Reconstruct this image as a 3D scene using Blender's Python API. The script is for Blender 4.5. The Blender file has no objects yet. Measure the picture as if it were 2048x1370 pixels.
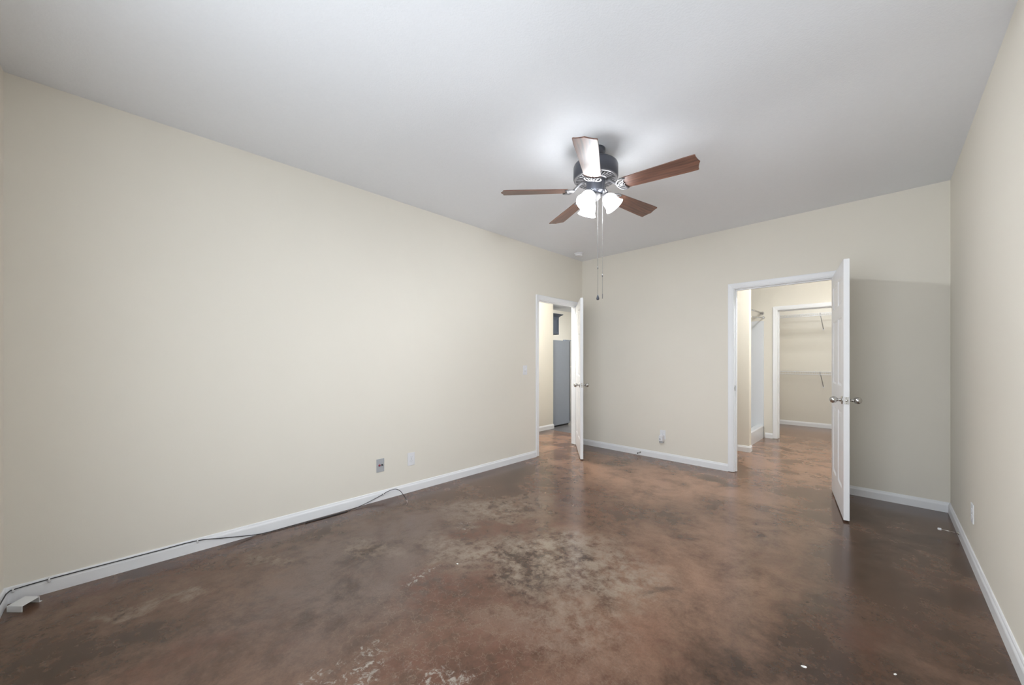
import bpy, bmesh, math, random
from math import sin, cos, pi, radians as R
from mathutils import Vector, Matrix

# ------------------------------------------------------------------ camera, world, light, exposure
S = bpy.context.scene
COL = S.collection
W, L, H = 3.607, 5.212, 2.743          # bedroom: x 0..W, y 0..L, z 0..H
T = 0.115                              # wall thickness

cam_d = bpy.data.cameras.new('camera')
cam_d.sensor_width = 36.0
cam_d.lens = 746.8 / 2048 * 36.0
cam_d.shift_y = 35.9 / 2048
cam_d.clip_start = 0.02
cam = bpy.data.objects.new('camera', cam_d)
COL.objects.link(cam)
cam.location = (3.212, 0.481, 1.2564)
cam.rotation_euler = (R(90), 0, 0.7821)
S.camera = cam

WORLD_STRENGTH = 0.7
world = bpy.data.worlds.new('daylight')
S.world = world
world.use_nodes = True
wbg = world.node_tree.nodes['Background']
wbg.inputs[0].default_value = (0.86, 0.94, 1.0, 1)
wbg.inputs[1].default_value = WORLD_STRENGTH

S.view_settings.view_transform = 'Standard'
S.view_settings.look = 'None'
S.view_settings.gamma = 1.0
S.view_settings.use_curve_mapping = False
S.view_settings.exposure = 0.14

SHADE_EMIT = 20.0       # frosted lamp shades of the fan
BULB_EMIT = 880.0       # bulbs inside them
HALL_W, KITCHEN_W, BATH_W, CLOSET_W = 85.0, 150.0, 85.0, 26.0


def area_light(name, loc, rot, sx, sy, power, color=(1, 1, 1), portal=False):
    d = bpy.data.lights.new(name, 'AREA')
    d.shape = 'RECTANGLE'; d.size = sx; d.size_y = sy
    d.energy = power; d.color = color
    if portal:
        d.cycles.is_portal = True
    o = bpy.data.objects.new(name, d)
    COL.objects.link(o)
    o.location = loc; o.rotation_euler = rot
    return o


# daylight: an unseen window assumed beside the camera; a wide one behind it added as fill
WIN = (0.62, 2.42, 0.90, 2.20)          # wall_right window: y0, y1, z0, z1
WIN2 = (1.50, 3.45, 0.40, 2.30)         # unseen wall_front window, added as fill: x0, x1, z0, z1
SIDE_W, FRONT_W = 1.0, 60.0
area_light('daylight_side', (W + T - 0.01, (WIN[0] + WIN[1]) / 2, (WIN[2] + WIN[3]) / 2), (0, R(90), 0), WIN[3] - WIN[2], WIN[1] - WIN[0], SIDE_W, (0.905, 0.98, 1.06))
area_light('fill_front', ((WIN2[0] + WIN2[1]) / 2, -T + 0.01, (WIN2[2] + WIN2[3]) / 2), (R(90), 0, 0), WIN2[1] - WIN2[0], WIN2[3] - WIN2[2], FRONT_W, (0.905, 0.98, 1.06))

# ------------------------------------------------------------------ mesh helpers


class MB:
    """collects shapes, links them as one mesh object"""

    def __init__(self):
        self.bm = bmesh.new()

    def face(self, pts, smooth=False):
        vs = [self.bm.verts.new(p) for p in pts]
        f = self.bm.faces.new(vs)
        f.smooth = smooth
        return f

    def box(self, a, b, M=None, bevel=0.0):
        x0, y0, z0 = a; x1, y1, z1 = b
        bb = bmesh.new()
        v = [bb.verts.new(p) for p in ((x0, y0, z0), (x1, y0, z0), (x1, y1, z0), (x0, y1, z0),
                                       (x0, y0, z1), (x1, y0, z1), (x1, y1, z1), (x0, y1, z1))]
        for q in ((3, 2, 1, 0), (4, 5, 6, 7), (0, 1, 5, 4), (1, 2, 6, 5), (2, 3, 7, 6), (3, 0, 4, 7)):
            bb.faces.new([v[i] for i in q])
        if bevel:
            bmesh.ops.bevel(bb, geom=list(bb.edges), offset=bevel, segments=2, affect='EDGES', profile=0.5)
        self._merge(bb, M)

    def _merge(self, bb, M=None):
        if M is not None:
            bmesh.ops.transform(bb, matrix=M, verts=list(bb.verts))
        me = bpy.data.meshes.new('tmp')
        bb.to_mesh(me); bb.free()
        self.bm.from_mesh(me)
        bpy.data.meshes.remove(me)

    def lathe(self, prof, n=32, M=None, smooth=True, caps=True):
        """prof: list of (r, z) along local z"""
        bb = bmesh.new()
        rings = []
        for r, z in prof:
            if r < 1e-6:
                rings.append([bb.verts.new((0, 0, z))])
            else:
                rings.append([bb.verts.new((r * cos(2 * pi * i / n), r * sin(2 * pi * i / n), z)) for i in range(n)])
        for a, b in zip(rings, rings[1:]):
            for i in range(n):
                j = (i + 1) % n
                if len(a) == 1 and len(b) == 1:
                    continue
                if len(a) == 1:
                    f = bb.faces.new((a[0], b[j], b[i]))
                elif len(b) == 1:
                    f = bb.faces.new((a[i], a[j], b[0]))
                else:
                    f = bb.faces.new((a[i], a[j], b[j], b[i]))
                f.smooth = smooth
        if caps:
            for ring in (rings[0], rings[-1]):
                if len(ring) > 1:
                    bb.faces.new(ring)
        bmesh.ops.recalc_face_normals(bb, faces=list(bb.faces))
        self._merge(bb, M)

    def tube(self, pts, r, n=8, caps=True, M=None):
        pts = [Vector(p) for p in pts]
        if not isinstance(r, (list, tuple)):
            r = [r] * len(pts)
        bb = bmesh.new()
        tang = []
        for i in range(len(pts)):
            a = pts[max(0, i - 1)]; b = pts[min(len(pts) - 1, i + 1)]
            tang.append((b - a).normalized())
        up = Vector((0, 0, 1)) if abs(tang[0].z) < 0.9 else Vector((1, 0, 0))
        nrm = tang[0].cross(up).normalized()
        rings = []
        for p, t, rr in zip(pts, tang, r):
            nrm = (nrm - t * nrm.dot(t)).normalized()
            bi = t.cross(nrm)
            rings.append([bb.verts.new(p + (nrm * cos(2 * pi * k / n) + bi * sin(2 * pi * k / n)) * rr) for k in range(n)])
        for a, b in zip(rings, rings[1:]):
            for k in range(n):
                f = bb.faces.new((a[k], a[(k + 1) % n], b[(k + 1) % n], b[k]))
                f.smooth = True
        if caps:
            bb.faces.new(list(reversed(rings[0]))); bb.faces.new(rings[-1])
        bmesh.ops.recalc_face_normals(bb, faces=list(bb.faces))
        self._merge(bb, M)

    def prism(self, outline, z0, z1, M=None, bevel=0.0):
        """outline: (x, y) polygon extruded along z"""
        bb = bmesh.new()
        lo = [bb.verts.new((x, y, z0)) for x, y in outline]
        hi = [bb.verts.new((x, y, z1)) for x, y in outline]
        n = len(outline)
        bb.faces.new(list(reversed(lo))); bb.faces.new(hi)
        for i in range(n):
            bb.faces.new((lo[i], lo[(i + 1) % n], hi[(i + 1) % n], hi[i]))
        bmesh.ops.recalc_face_normals(bb, faces=list(bb.faces))
        if bevel:
            es = [e for e in bb.edges if abs(e.verts[0].co.z - e.verts[1].co.z) < 1e-6]
            bmesh.ops.bevel(bb, geom=es, offset=bevel, segments=2, affect='EDGES', profile=0.5)
        self._merge(bb, M)

    def loft(self, sections, closed=True, smooth=False):
        """sections: lists of points of equal length, joined one to the next, ends capped"""
        bb = bmesh.new()
        rings = [[bb.verts.new(p) for p in s] for s in sections]
        n = len(sections[0])
        for a, b in zip(rings, rings[1:]):
            for i in range(n if closed else n - 1):
                f = bb.faces.new((a[i], a[(i + 1) % n], b[(i + 1) % n], b[i]))
                f.smooth = smooth
        if closed:
            bb.faces.new(rings[0]); bb.faces.new(rings[-1])
        bmesh.ops.recalc_face_normals(bb, faces=list(bb.faces))
        self._merge(bb)

    def build(self, name, material, parent=None, M=None):
        me = bpy.data.meshes.new(name)
        if M is not None:
            bmesh.ops.transform(self.bm, matrix=M, verts=list(self.bm.verts))
        self.bm.to_mesh(me); self.bm.free()
        me.materials.append(material)
        o = bpy.data.objects.new(name, me)
        COL.objects.link(o)
        if parent is not None:
            o.parent = parent
        return o


def tag(o, label=None, cat=None, group=None, kind=None):
    if label: o['label'] = label
    if cat: o['category'] = cat
    if group: o['group'] = group
    if kind: o['kind'] = kind
    return o


def empty(name, loc, rz=0.0):
    o = bpy.data.objects.new(name, None)
    COL.objects.link(o)
    o.location = loc; o.rotation_euler = (0, 0, rz)
    o.empty_display_size = 0.1
    return o


def structure(name, mb, material, parent=None):
    return tag(mb.build(name, material, parent), kind='structure')


def copy_tree(o, parent=None):
    c = o.copy(); COL.objects.link(c); c.parent = parent
    for ch in [x for x in bpy.data.objects if x.parent == o]:
        copy_tree(ch, c)
    return c


def frame(axis_z, origin=(0, 0, 0), x_hint=None):
    """matrix whose local z points along axis_z"""
    z = Vector(axis_z).normalized()
    h = Vector(x_hint) if x_hint else (Vector((0, 0, 1)) if abs(z.z) < 0.9 else Vector((1, 0, 0)))
    x = (h - z * h.dot(z)).normalized()
    y = z.cross(x)
    M = Matrix((x, y, z)).transposed().to_4x4()
    M.translation = Vector(origin)
    return M


# ------------------------------------------------------------------ materials


def mat(name):
    m = bpy.data.materials.new(name)
    m.use_nodes = True
    nt = m.node_tree
    return m, nt, nt.nodes['Principled BSDF']


def simple(name, col, rough=0.5, metal=0.0, spec=0.5, noise=0.0, nscale=40, bump=0.0, bscale=300):
    m, nt, b = mat(name)
    b.inputs['Base Color'].default_value = (*col, 1)
    b.inputs['Roughness'].default_value = rough
    b.inputs['Metallic'].default_value = metal
    b.inputs['Specular IOR Level'].default_value = spec
    tc = nt.nodes.new('ShaderNodeTexCoord')
    if noise:
        n = nt.nodes.new('ShaderNodeTexNoise'); n.inputs['Scale'].default_value = nscale; n.inputs['Detail'].default_value = 4
        nt.links.new(tc.outputs['Object'], n.inputs['Vector'])
        mx = nt.nodes.new('ShaderNodeMix'); mx.data_type = 'RGBA'
        mx.inputs[6].default_value = (*[c * (1 - noise) for c in col], 1)
        mx.inputs[7].default_value = (*[min(1, c * (1 + noise)) for c in col], 1)
        nt.links.new(n.outputs['Fac'], mx.inputs[0]); nt.links.new(mx.outputs[2], b.inputs['Base Color'])
    if bump:
        n = nt.nodes.new('ShaderNodeTexNoise'); n.inputs['Scale'].default_value = bscale; n.inputs['Detail'].default_value = 3
        nt.links.new(tc.outputs['Object'], n.inputs['Vector'])
        bp = nt.nodes.new('ShaderNodeBump'); bp.inputs['Strength'].default_value = bump; bp.inputs['Distance'].default_value = 0.002
        nt.links.new(n.outputs['Fac'], bp.inputs['Height']); nt.links.new(bp.outputs['Normal'], b.inputs['Normal'])
    return m


def emitter(name, col, strength, base=(0.9, 0.9, 0.9)):
    m, nt, b = mat(name)
    b.inputs['Base Color'].default_value = (*base, 1)
    b.inputs['Roughness'].default_value = 0.35
    b.inputs['Emission Color'].default_value = (*col, 1)
    b.inputs['Emission Strength'].default_value = strength
    return m


M_wall = simple('cream_wall_paint', (0.83, 0.786, 0.700), 0.75, spec=0.25, noise=0.012, nscale=3, bump=0.10, bscale=180)
M_ceil = simple('white_textured_ceiling', (0.87, 0.885, 0.915), 0.9, spec=0.1, noise=0.02, nscale=60, bump=0.5, bscale=110)
M_trim = simple('white_gloss_trim', (0.88, 0.885, 0.90), 0.35, spec=0.5, noise=0.01, nscale=8)
M_door = simple('white_door_paint', (0.89, 0.895, 0.915), 0.32, spec=0.5, noise=0.01, nscale=6)
M_plate = simple('white_plastic', (0.83, 0.83, 0.85), 0.3)
M_grey_plate = simple('grey_plastic', (0.46, 0.47, 0.49), 0.4)
M_slot = simple('dark_slot', (0.012, 0.012, 0.013), 0.8, spec=0.1)
M_jack_red = simple('red_jack', (0.30, 0.03, 0.06), 0.4)
M_nickel = simple('satin_nickel', (0.58, 0.57, 0.55), 0.24, metal=1.0, noise=0.04, nscale=90)
M_chrome = simple('chrome', (0.72, 0.72, 0.73), 0.12, metal=1.0)
M_bronze = simple('dark_bronze_fan_metal', (0.10, 0.105, 0.125), 0.32, metal=0.55, noise=0.08, nscale=30)
M_pewter = simple('brushed_pewter_fan_metal', (0.20, 0.195, 0.20), 0.35, metal=0.6, noise=0.08, nscale=60)
M_cable = simple('black_cable_jacket', (0.018, 0.018, 0.02), 0.45)
M_clip = simple('white_cable_clip', (0.80, 0.80, 0.80), 0.4)
M_copper = simple('coax_end', (0.50, 0.42, 0.38), 0.35, metal=0.7)
M_fridge = simple('grey_fridge_side', (0.34, 0.38, 0.455), 0.42, noise=0.03, nscale=20, bump=0.1, bscale=500)
M_steel = simple('stainless_steel', (0.62, 0.63, 0.65), 0.28, metal=0.9, noise=0.03, nscale=30)
M_black = simple('black_rubber', (0.02, 0.02, 0.022), 0.5)
M_cab = simple('slate_cabinet_paint', (0.055, 0.065, 0.085), 0.4, noise=0.06, nscale=25)
M_shower = simple('white_fibreglass', (0.80, 0.82, 0.85), 0.18, spec=0.5, noise=0.01, nscale=5)
M_wire = simple('white_coated_wire', (0.83, 0.83, 0.84), 0.35)
M_brace = simple('grey_brace', (0.50, 0.49, 0.50), 0.4)
M_sheet = simple('painted_sheet_metal', (0.80, 0.80, 0.80), 0.4, noise=0.02, nscale=30)
M_chip = simple('paint_flake', (0.85, 0.85, 0.82), 0.6)
M_shade = emitter('frosted_glass_shade', (0.95, 0.99, 1.03), SHADE_EMIT)
M_bulb = emitter('lit_bulb', (0.94, 0.99, 1.04), BULB_EMIT)
M_diffuser = emitter('lit_ceiling_diffuser', (1.0, 0.94, 0.84), 4.0)


def math_node(nt, op, a=None, b=None, clamp=False):
    n = nt.nodes.new('ShaderNodeMath'); n.operation = op; n.use_clamp = clamp
    for i, v in enumerate((a, b)):
        if v is None: continue
        if isinstance(v, (int, float)): n.inputs[i].default_value = v
        else: nt.links.new(v, n.inputs[i])
    return n.outputs[0]


def mix_col(nt, fac, a, b):
    n = nt.nodes.new('ShaderNodeMix'); n.data_type = 'RGBA'
    for i, v in ((0, fac), (6, a), (7, b)):
        if isinstance(v, (int, float)): n.inputs[i].default_value = v
        elif isinstance(v, tuple): n.inputs[i].default_value = (*v, 1)
        else: nt.links.new(v, n.inputs[i])
    return n.outputs[2]


def ramp(nt, fac, lo, hi):
    n = nt.nodes.new('ShaderNodeMapRange'); n.interpolation_type = 'SMOOTHSTEP'
    n.inputs[1].default_value = lo; n.inputs[2].default_value = hi
    nt.links.new(fac, n.inputs[0])
    return n.outputs[0]


def noise_node(nt, vec, scale, detail=6, rough=0.6, dist=0.0, w=None):
    n = nt.nodes.new('ShaderNodeTexNoise')
    n.inputs['Scale'].default_value = scale; n.inputs['Detail'].default_value = detail
    n.inputs['Roughness'].default_value = rough; n.inputs['Distortion'].default_value = dist
    if w is not None:
        n.noise_dimensions = '4D'; n.inputs['W'].default_value = w
    nt.links.new(vec, n.inputs['Vector'])
    return n


def srgb(r, g, b):
    return tuple(((c / 255) / 12.92 if c / 255 <= 0.04045 else ((c / 255 + 0.055) / 1.055) ** 2.4) for c in (r, g, b))


def floor_material():
    """acid-stained, sealed concrete: brown cloudy stain, tan and grey worn patches, reddish and dark blotches, hairline crazing, plus ochre areas with reflected light painted in"""
    m, nt, b = mat('stained_concrete_floor')
    tc = nt.nodes.new('ShaderNodeTexCoord')
    P = tc.outputs['Object']
    big = noise_node(nt, P, 1.1, 6, 0.6, 0.2, 1.7).outputs['Fac']
    mid = noise_node(nt, P, 2.8, 10, 0.70, 0.25, 4.2).outputs['Fac']
    fine = noise_node(nt, P, 14.0, 10, 0.75, 0.2, 8.8).outputs['Fac']
    grit = noise_node(nt, P, 90.0, 4, 0.7, 0.0, 2.1).outputs['Fac']
    brown = mix_col(nt, ramp(nt, big, 0.36, 0.64), FLOOR_DARK, FLOOR_MID)
    col = mix_col(nt, ramp(nt, mid, 0.38, 0.72), brown, FLOOR_LIGHT)
    col = mix_col(nt, math_node(nt, 'MULTIPLY', ramp(nt, fine, 0.42, 0.68), 0.42), col, FLOOR_LIGHT)
    col = mix_col(nt, math_node(nt, 'MULTIPLY', ramp(nt, fine, 0.50, 0.32), 0.45), col, FLOOR_DEEP)
    # reddish rust bloom
    red = noise_node(nt, P, 2.3, 9, 0.68, 0.3, 11.3).outputs['Fac']
    col = mix_col(nt, math_node(nt, 'MULTIPLY', ramp(nt, red, 0.52, 0.68), 0.55), col, FLOOR_RED)
    # warped coordinates for patches that lie at fixed spots
    wn = noise_node(nt, P, 2.6, 6, 0.65, 0.4, 6.6)
    sub = nt.nodes.new('ShaderNodeVectorMath'); sub.operation = 'SUBTRACT'
    nt.links.new(wn.outputs['Color'], sub.inputs[0]); sub.inputs[1].default_value = (0.5, 0.5, 0.5)
    sc = nt.nodes.new('ShaderNodeVectorMath'); sc.operation = 'SCALE'; sc.inputs['Scale'].default_value = 0.9
    nt.links.new(sub.outputs[0], sc.inputs[0])
    ad = nt.nodes.new('ShaderNodeVectorMath'); ad.operation = 'ADD'
    nt.links.new(P, ad.inputs[0]); nt.links.new(sc.outputs[0], ad.inputs[1])
    WP = ad.outputs[0]

    def patches(spots):
        tot = None
        for x, y, rx, ry, rot, amt in spots:
            mp = nt.nodes.new('ShaderNodeMapping'); mp.vector_type = 'TEXTURE'
            mp.inputs['Location'].default_value = (x, y, 0)
            mp.inputs['Rotation'].default_value = (0, 0, R(rot))
            mp.inputs['Scale'].default_value = (rx, ry, 1000)
            nt.links.new(WP, mp.inputs['Vector'])
            ln = nt.nodes.new('ShaderNodeVectorMath'); ln.operation = 'LENGTH'
            nt.links.new(mp.outputs[0], ln.inputs[0])
            v = math_node(nt, 'MULTIPLY', ramp(nt, ln.outputs['Value'], 1.25, 0.35), amt)
            tot = v if tot is None else math_node(nt, 'MAXIMUM', tot, v)
        return tot
    col = mix_col(nt, math_node(nt, 'MULTIPLY', patches(LIT_OCHRE_SPOTS), ramp(nt, mid, 0.25, 0.60)), col, FLOOR_OCHRE_LIT)  # paints in the brighter, reflecting floor near the doorways
    col = mix_col(nt, math_node(nt, 'MULTIPLY', patches(MAUVE_SPOTS), ramp(nt, mid, 0.25, 0.60)), col, FLOOR_MAUVE)
    torn = ramp(nt, math_node(nt, 'ADD', math_node(nt, 'MULTIPLY', fine, 0.75), math_node(nt, 'MULTIPLY', mid, 0.25)), 0.40, 0.58)
    tan = patches(TAN_SPOTS)
    col = mix_col(nt, math_node(nt, 'MULTIPLY', tan, torn), col, FLOOR_TAN)
    dark = patches(DARK_SPOTS)
    col = mix_col(nt, math_node(nt, 'MULTIPLY', dark, ramp(nt, fine, 0.30, 0.60)), col, FLOOR_DEEP)
    redp = patches(RED_SPOTS)
    col = mix_col(nt, math_node(nt, 'MULTIPLY', redp, ramp(nt, fine, 0.32, 0.62)), col, FLOOR_RED)
    white = patches(WHITE_SPOTS)
    streak = noise_node(nt, P, 22.0, 6, 0.72, 1.6, 3.9).outputs['Fac']
    col = mix_col(nt, math_node(nt, 'MULTIPLY', white, ramp(nt, streak, 0.50, 0.62)), col, FLOOR_WHITE)
    # hairline crazing in one area
    vo = nt.nodes.new('ShaderNodeTexVoronoi'); vo.feature = 'DISTANCE_TO_EDGE'; vo.inputs['Scale'].default_value = 13.0
    ad2 = nt.nodes.new('ShaderNodeVectorMath'); ad2.operation = 'ADD'
    sc2 = nt.nodes.new('ShaderNodeVectorMath'); sc2.operation = 'SCALE'; sc2.inputs['Scale'].default_value = 0.22
    wn2 = noise_node(nt, P, 9.0, 4, 0.6)
    nt.links.new(wn2.outputs['Color'], sc2.inputs[0]); nt.links.new(P, ad2.inputs[0]); nt.links.new(sc2.outputs[0], ad2.inputs[1])
    nt.links.new(ad2.outputs[0], vo.inputs['Vector'])
    line = ramp(nt, vo.outputs['Distance'], 0.035, 0.0)
    craze = patches(CRAZE_SPOTS)
    col = mix_col(nt, math_node(nt, 'MULTIPLY', math_node(nt, 'MULTIPLY', line, craze), 0.26), col, FLOOR_TAN)
    # fine grit
    col = mix_col(nt, math_node(nt, 'MULTIPLY', ramp(nt, grit, 0.35, 0.75), 0.22), col, FLOOR_DEEP)
    # saw-cut control joints in the two doorways
    sp = nt.nodes.new('ShaderNodeSeparateXYZ'); nt.links.new(P, sp.inputs[0])
    j1 = math_node(nt, 'LESS_THAN', math_node(nt, 'ABSOLUTE', math_node(nt, 'ADD', sp.outputs['X'], 0.062)), 0.004)
    j2 = math_node(nt, 'LESS_THAN', math_node(nt, 'ABSOLUTE', math_node(nt, 'SUBTRACT', sp.outputs['Y'], 5.245)), 0.0035)
    joint = math_node(nt, 'MAXIMUM', j1, j2)
    col = mix_col(nt, math_node(nt, 'MULTIPLY', joint, 0.7), col, (0.03, 0.02, 0.015))
    nt.links.new(col, b.inputs['Base Color'])
    rr = nt.nodes.new('ShaderNodeMapRange'); rr.inputs[3].default_value = FLOOR_ROUGH[0]; rr.inputs[4].default_value = FLOOR_ROUGH[1]
    nt.links.new(mid, rr.inputs[0]); nt.links.new(rr.outputs[0], b.inputs['Roughness'])
    b.inputs['Specular IOR Level'].default_value = 0.65
    bpn = nt.nodes.new('ShaderNodeBump'); bpn.inputs['Strength'].default_value = 0.06; bpn.inputs['Distance'].default_value = 0.004
    nt.links.new(fine, bpn.inputs['Height']); nt.links.new(bpn.outputs['Normal'], b.inputs['Normal'])
    return m


FLOOR_DARK = srgb(48, 30, 19)
FLOOR_MID = srgb(83, 55, 38)
FLOOR_LIGHT = srgb(116, 88, 71)
FLOOR_RED = srgb(98, 60, 45)
FLOOR_TAN = srgb(146, 130, 114)
FLOOR_DEEP = srgb(50, 34, 25)
FLOOR_WHITE = srgb(164, 156, 146)
FLOOR_OCHRE_LIT = srgb(162, 124, 100)
FLOOR_MAUVE = srgb(112, 97, 90)
FLOOR_ROUGH = (0.14, 0.26)
LIT_OCHRE_SPOTS = [(2.3, 7.2, 1.5, 2.6, 0, 0.9), (-0.5, 4.9, 0.7, 1.3, 0, 0.95), (2.45, 3.3, 0.50, 1.9, -8, 0.52), (1.3, 4.4, 1.6, 0.9, 0, 0.85), (1.6, 3.2, 0.9, 0.8, 0, 0.22)]  # floor colour raised where doorway light and wall reflections brighten it
MAUVE_SPOTS = [(0.9, 1.6, 0.7, 1.0, 30, 0.75)]
TAN_SPOTS = [(0.85, 2.55, 0.50, 0.28, 40, 0.75), (1.55, 2.30, 0.62, 0.36, 60, 0.85), (1.95, 2.35, 0.52, 0.36, 30, 0.8),
             (2.1, 1.85, 0.40, 0.26, 50, 0.65), (1.2, 2.1, 0.4, 0.16, 20, 0.6), (0.75, 1.6, 0.25, 0.12, 30, 0.5), (1.1, 3.1, 0.5, 0.2, 40, 0.5), (0.45, 1.0, 0.2, 0.08, 40, 0.5), (0.6, 0.55, 0.16, 0.07, 60, 0.5)]
DARK_SPOTS = [(2.0, 4.75, 0.22, 0.12, 0, 0.8), (1.25, 3.15, 0.22, 0.16, 40, 0.7), (1.75, 3.25, 0.2, 0.16, 0, 0.6), (2.35, 2.45, 0.14, 0.08, 30, 0.6), (3.1, 3.2, 0.5, 0.7, 10, 0.35)]
RED_SPOTS = [(1.2, 3.2, 0.4, 0.3, 40, 0.7), (1.55, 1.75, 0.4, 0.25, 30, 0.7), (1.95, 1.55, 0.5, 0.3, 45, 0.6), (1.15, 2.35, 0.35, 0.14, 45, 0.6), (0.25, 0.7, 0.25, 0.12, 50, 0.4)]
WHITE_SPOTS = [(1.70, 1.05, 0.16, 0.09, 30, 0.8), (1.98, 1.26, 0.13, 0.09, 20, 0.8), (1.35, 1.72, 0.14, 0.06, 70, 0.8), (0.95, 2.3, 0.12, 0.05, 40, 0.5)]
CRAZE_SPOTS = [(1.85, 1.55, 0.8, 0.55, 30, 1.0)]
M_floor = floor_material()
M_kitchen_floor = simple('kitchen_concrete_grey_reflection', (0.16, 0.15, 0.15), 0.28, noise=0.25, nscale=7)  # grey tone also paints in the dark reflection on this floor


def wood_material():
    m, nt, b = mat('walnut_blade_veneer')
    tc = nt.nodes.new('ShaderNodeTexCoord')
    mp = nt.nodes.new('ShaderNodeMapping'); mp.inputs['Scale'].default_value = (2.2, 34, 34)
    nt.links.new(tc.outputs['Object'], mp.inputs['Vector'])
    n = noise_node(nt, mp.outputs[0], 1.0, 8, 0.65, 1.0)
    wv = nt.nodes.new('ShaderNodeTexWave'); wv.wave_type = 'BANDS'; wv.bands_direction = 'Y'
    wv.inputs['Scale'].default_value = 14; wv.inputs['Distortion'].default_value = 6; wv.inputs['Detail'].default_value = 3; wv.inputs['Detail Scale'].default_value = 0.8
    mp2 = nt.nodes.new('ShaderNodeMapping'); mp2.inputs['Scale'].default_value = (0.35, 1, 1)
    nt.links.new(tc.outputs['Object'], mp2.inputs['Vector']); nt.links.new(mp2.outputs[0], wv.inputs['Vector'])
    c1 = mix_col(nt, ramp(nt, n.outputs['Fac'], 0.3, 0.7), (0.055, 0.018, 0.010), (0.19, 0.075, 0.042))
    c2 = mix_col(nt, math_node(nt, 'MULTIPLY', wv.outputs['Fac'], 0.35), c1, (0.24, 0.10, 0.058))
    nt.links.new(c2, b.inputs['Base Color'])
    b.inputs['Roughness'].default_value = 0.55
    b.inputs['Specular IOR Level'].default_value = 0.6
    b.inputs['Coat Weight'].default_value = 1.0
    b.inputs['Coat Roughness'].default_value = 0.5
    return m


M_wood = wood_material()
M_glass, _nt, _b = mat('clear_window_glass')
_b.inputs['Roughness'].default_value = 0.02
_tr = _nt.nodes.new('ShaderNodeBsdfTransparent'); _gl = _nt.nodes.new('ShaderNodeBsdfGlossy'); _gl.inputs['Roughness'].default_value = 0.02
_mx = _nt.nodes.new('ShaderNodeMixShader'); _mx.inputs[0].default_value = 0.06
_nt.links.new(_tr.outputs[0], _mx.inputs[1]); _nt.links.new(_gl.outputs[0], _mx.inputs[2])
_nt.links.new(_mx.outputs[0], _nt.nodes['Material Output'].inputs['Surface'])

# ------------------------------------------------------------------ setting
D1 = (4.215, 5.105)                    # doorway in the long wall: y range
D2 = (2.030, 2.892)                    # doorway in the end wall: x range
DH = 2.055                             # head height of openings
HX = -1.11                             # face of the hall wall across the long wall's doorway
KX = -3.64                             # far kitchen wall face
BY = 7.70                              # far bathroom wall face
CY = 9.50                              # closet end wall face
C1 = (2.018, 2.80)                     # closet doorway x range

mb = MB()
mb.face([(-T, -T, 0), (W + T, -T, 0), (W + T, 10.2, 0), (-T, 10.2, 0)])
mb.face([(HX - T, 2.0, 0), (-T, 2.0, 0), (-T, 5.78, 0), (HX - T, 5.78, 0)])
structure('floor', mb, M_floor)
mb = MB(); mb.face([(KX - T, 5.78, 0), (-T, 5.78, 0), (-T, 11.1, 0), (KX - T, 11.1, 0)])
structure('floor_kitchen', mb, M_kitchen_floor)
mb = MB(); mb.box((KX - T, -T, H), (W + T, 11.1, H + 0.1))
structure('ceiling', mb, M_ceil)

mb = MB()
mb.box((-T, -T, 0), (0, D1[0] - 0.018, H)); mb.box((-T, D1[1] + 0.018, 0), (0, 11.1, H)); mb.box((-T, D1[0] - 0.018, DH + 0.018), (0, D1[1] + 0.018, H))
structure('wall_left', mb, M_wall)
mb = MB()
mb.box((0, L, 0), (D2[0] - 0.018, L + T, H)); mb.box((D2[1] + 0.018, L, 0), (W, L + T, H)); mb.box((D2[0] - 0.018, L, DH + 0.018), (D2[1] + 0.018, L + T, H))
structure('wall_back', mb, M_wall)
y0, y1, z0, z1 = WIN
mb = MB()
mb.box((W, -T, 0), (W + T, y0, H)); mb.box((W, y1, 0), (W + T, 10.2, H)); mb.box((W, y0, 0), (W + T, y1, z0)); mb.box((W, y0, z1), (W + T, y1, H))
structure('wall_right', mb, M_wall)
x0, x1, c0, c1 = WIN2
mb = MB(); mb.box((0, -T, 0), (x0, 0, H)); mb.box((x1, -T, 0), (W, 0, H)); mb.box((x0, -T, 0), (x1, 0, c0)); mb.box((x0, -T, c1), (x1, 0, H))
structure('wall_front', mb, M_wall)
# hall and kitchen
mb = MB(); mb.box((HX - T, 2.0, 0), (HX, 5.91, H)); mb.box((KX, 5.91 - T, 0), (HX - T, 5.91, H)); mb.box((HX, 2.0 - T, 0), (-T, 2.0, H))
structure('wall_hall', mb, M_wall)
mb = MB(); mb.box((KX - T, 5.8, 0), (KX, 11.1, H)); mb.box((KX, 11.0, 0), (-T, 11.1, H))
structure('wall_kitchen', mb, M_wall)
# bathroom: stub wall beside the shower, far wall with the closet doorway, closet walls
SX, SY0, SY1 = 1.912, 6.395, 6.508
mb = MB(); mb.box((0, SY0, 0), (SX, SY1, H)); structure('wall_shower', mb, M_wall)
mb = MB()
mb.box((0, BY, 0), (C1[0] - 0.018, BY + T, H)); mb.box((C1[1] + 0.018, BY, 0), (W, BY + T, H)); mb.box((C1[0] - 0.018, BY, DH + 0.018), (C1[1] + 0.018, BY + T, H))
structure('wall_bathroom', mb, M_wall)
mb = MB(); mb.box((0, CY, 0), (W, CY + T, H)); mb.box((1.2 - T, BY + T, 0), (1.2, CY, H)); structure('wall_closet', mb, M_wall)

# baseboards ---------------------------------------------------------
BH = 0.083
BP = [(0.0, 0.0), (0.014, 0.0), (0.014, 0.058), (0.0125, 0.064), (0.009, 0.071), (0.0075, 0.0785), (0.005, BH), (0.0, BH)]


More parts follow.
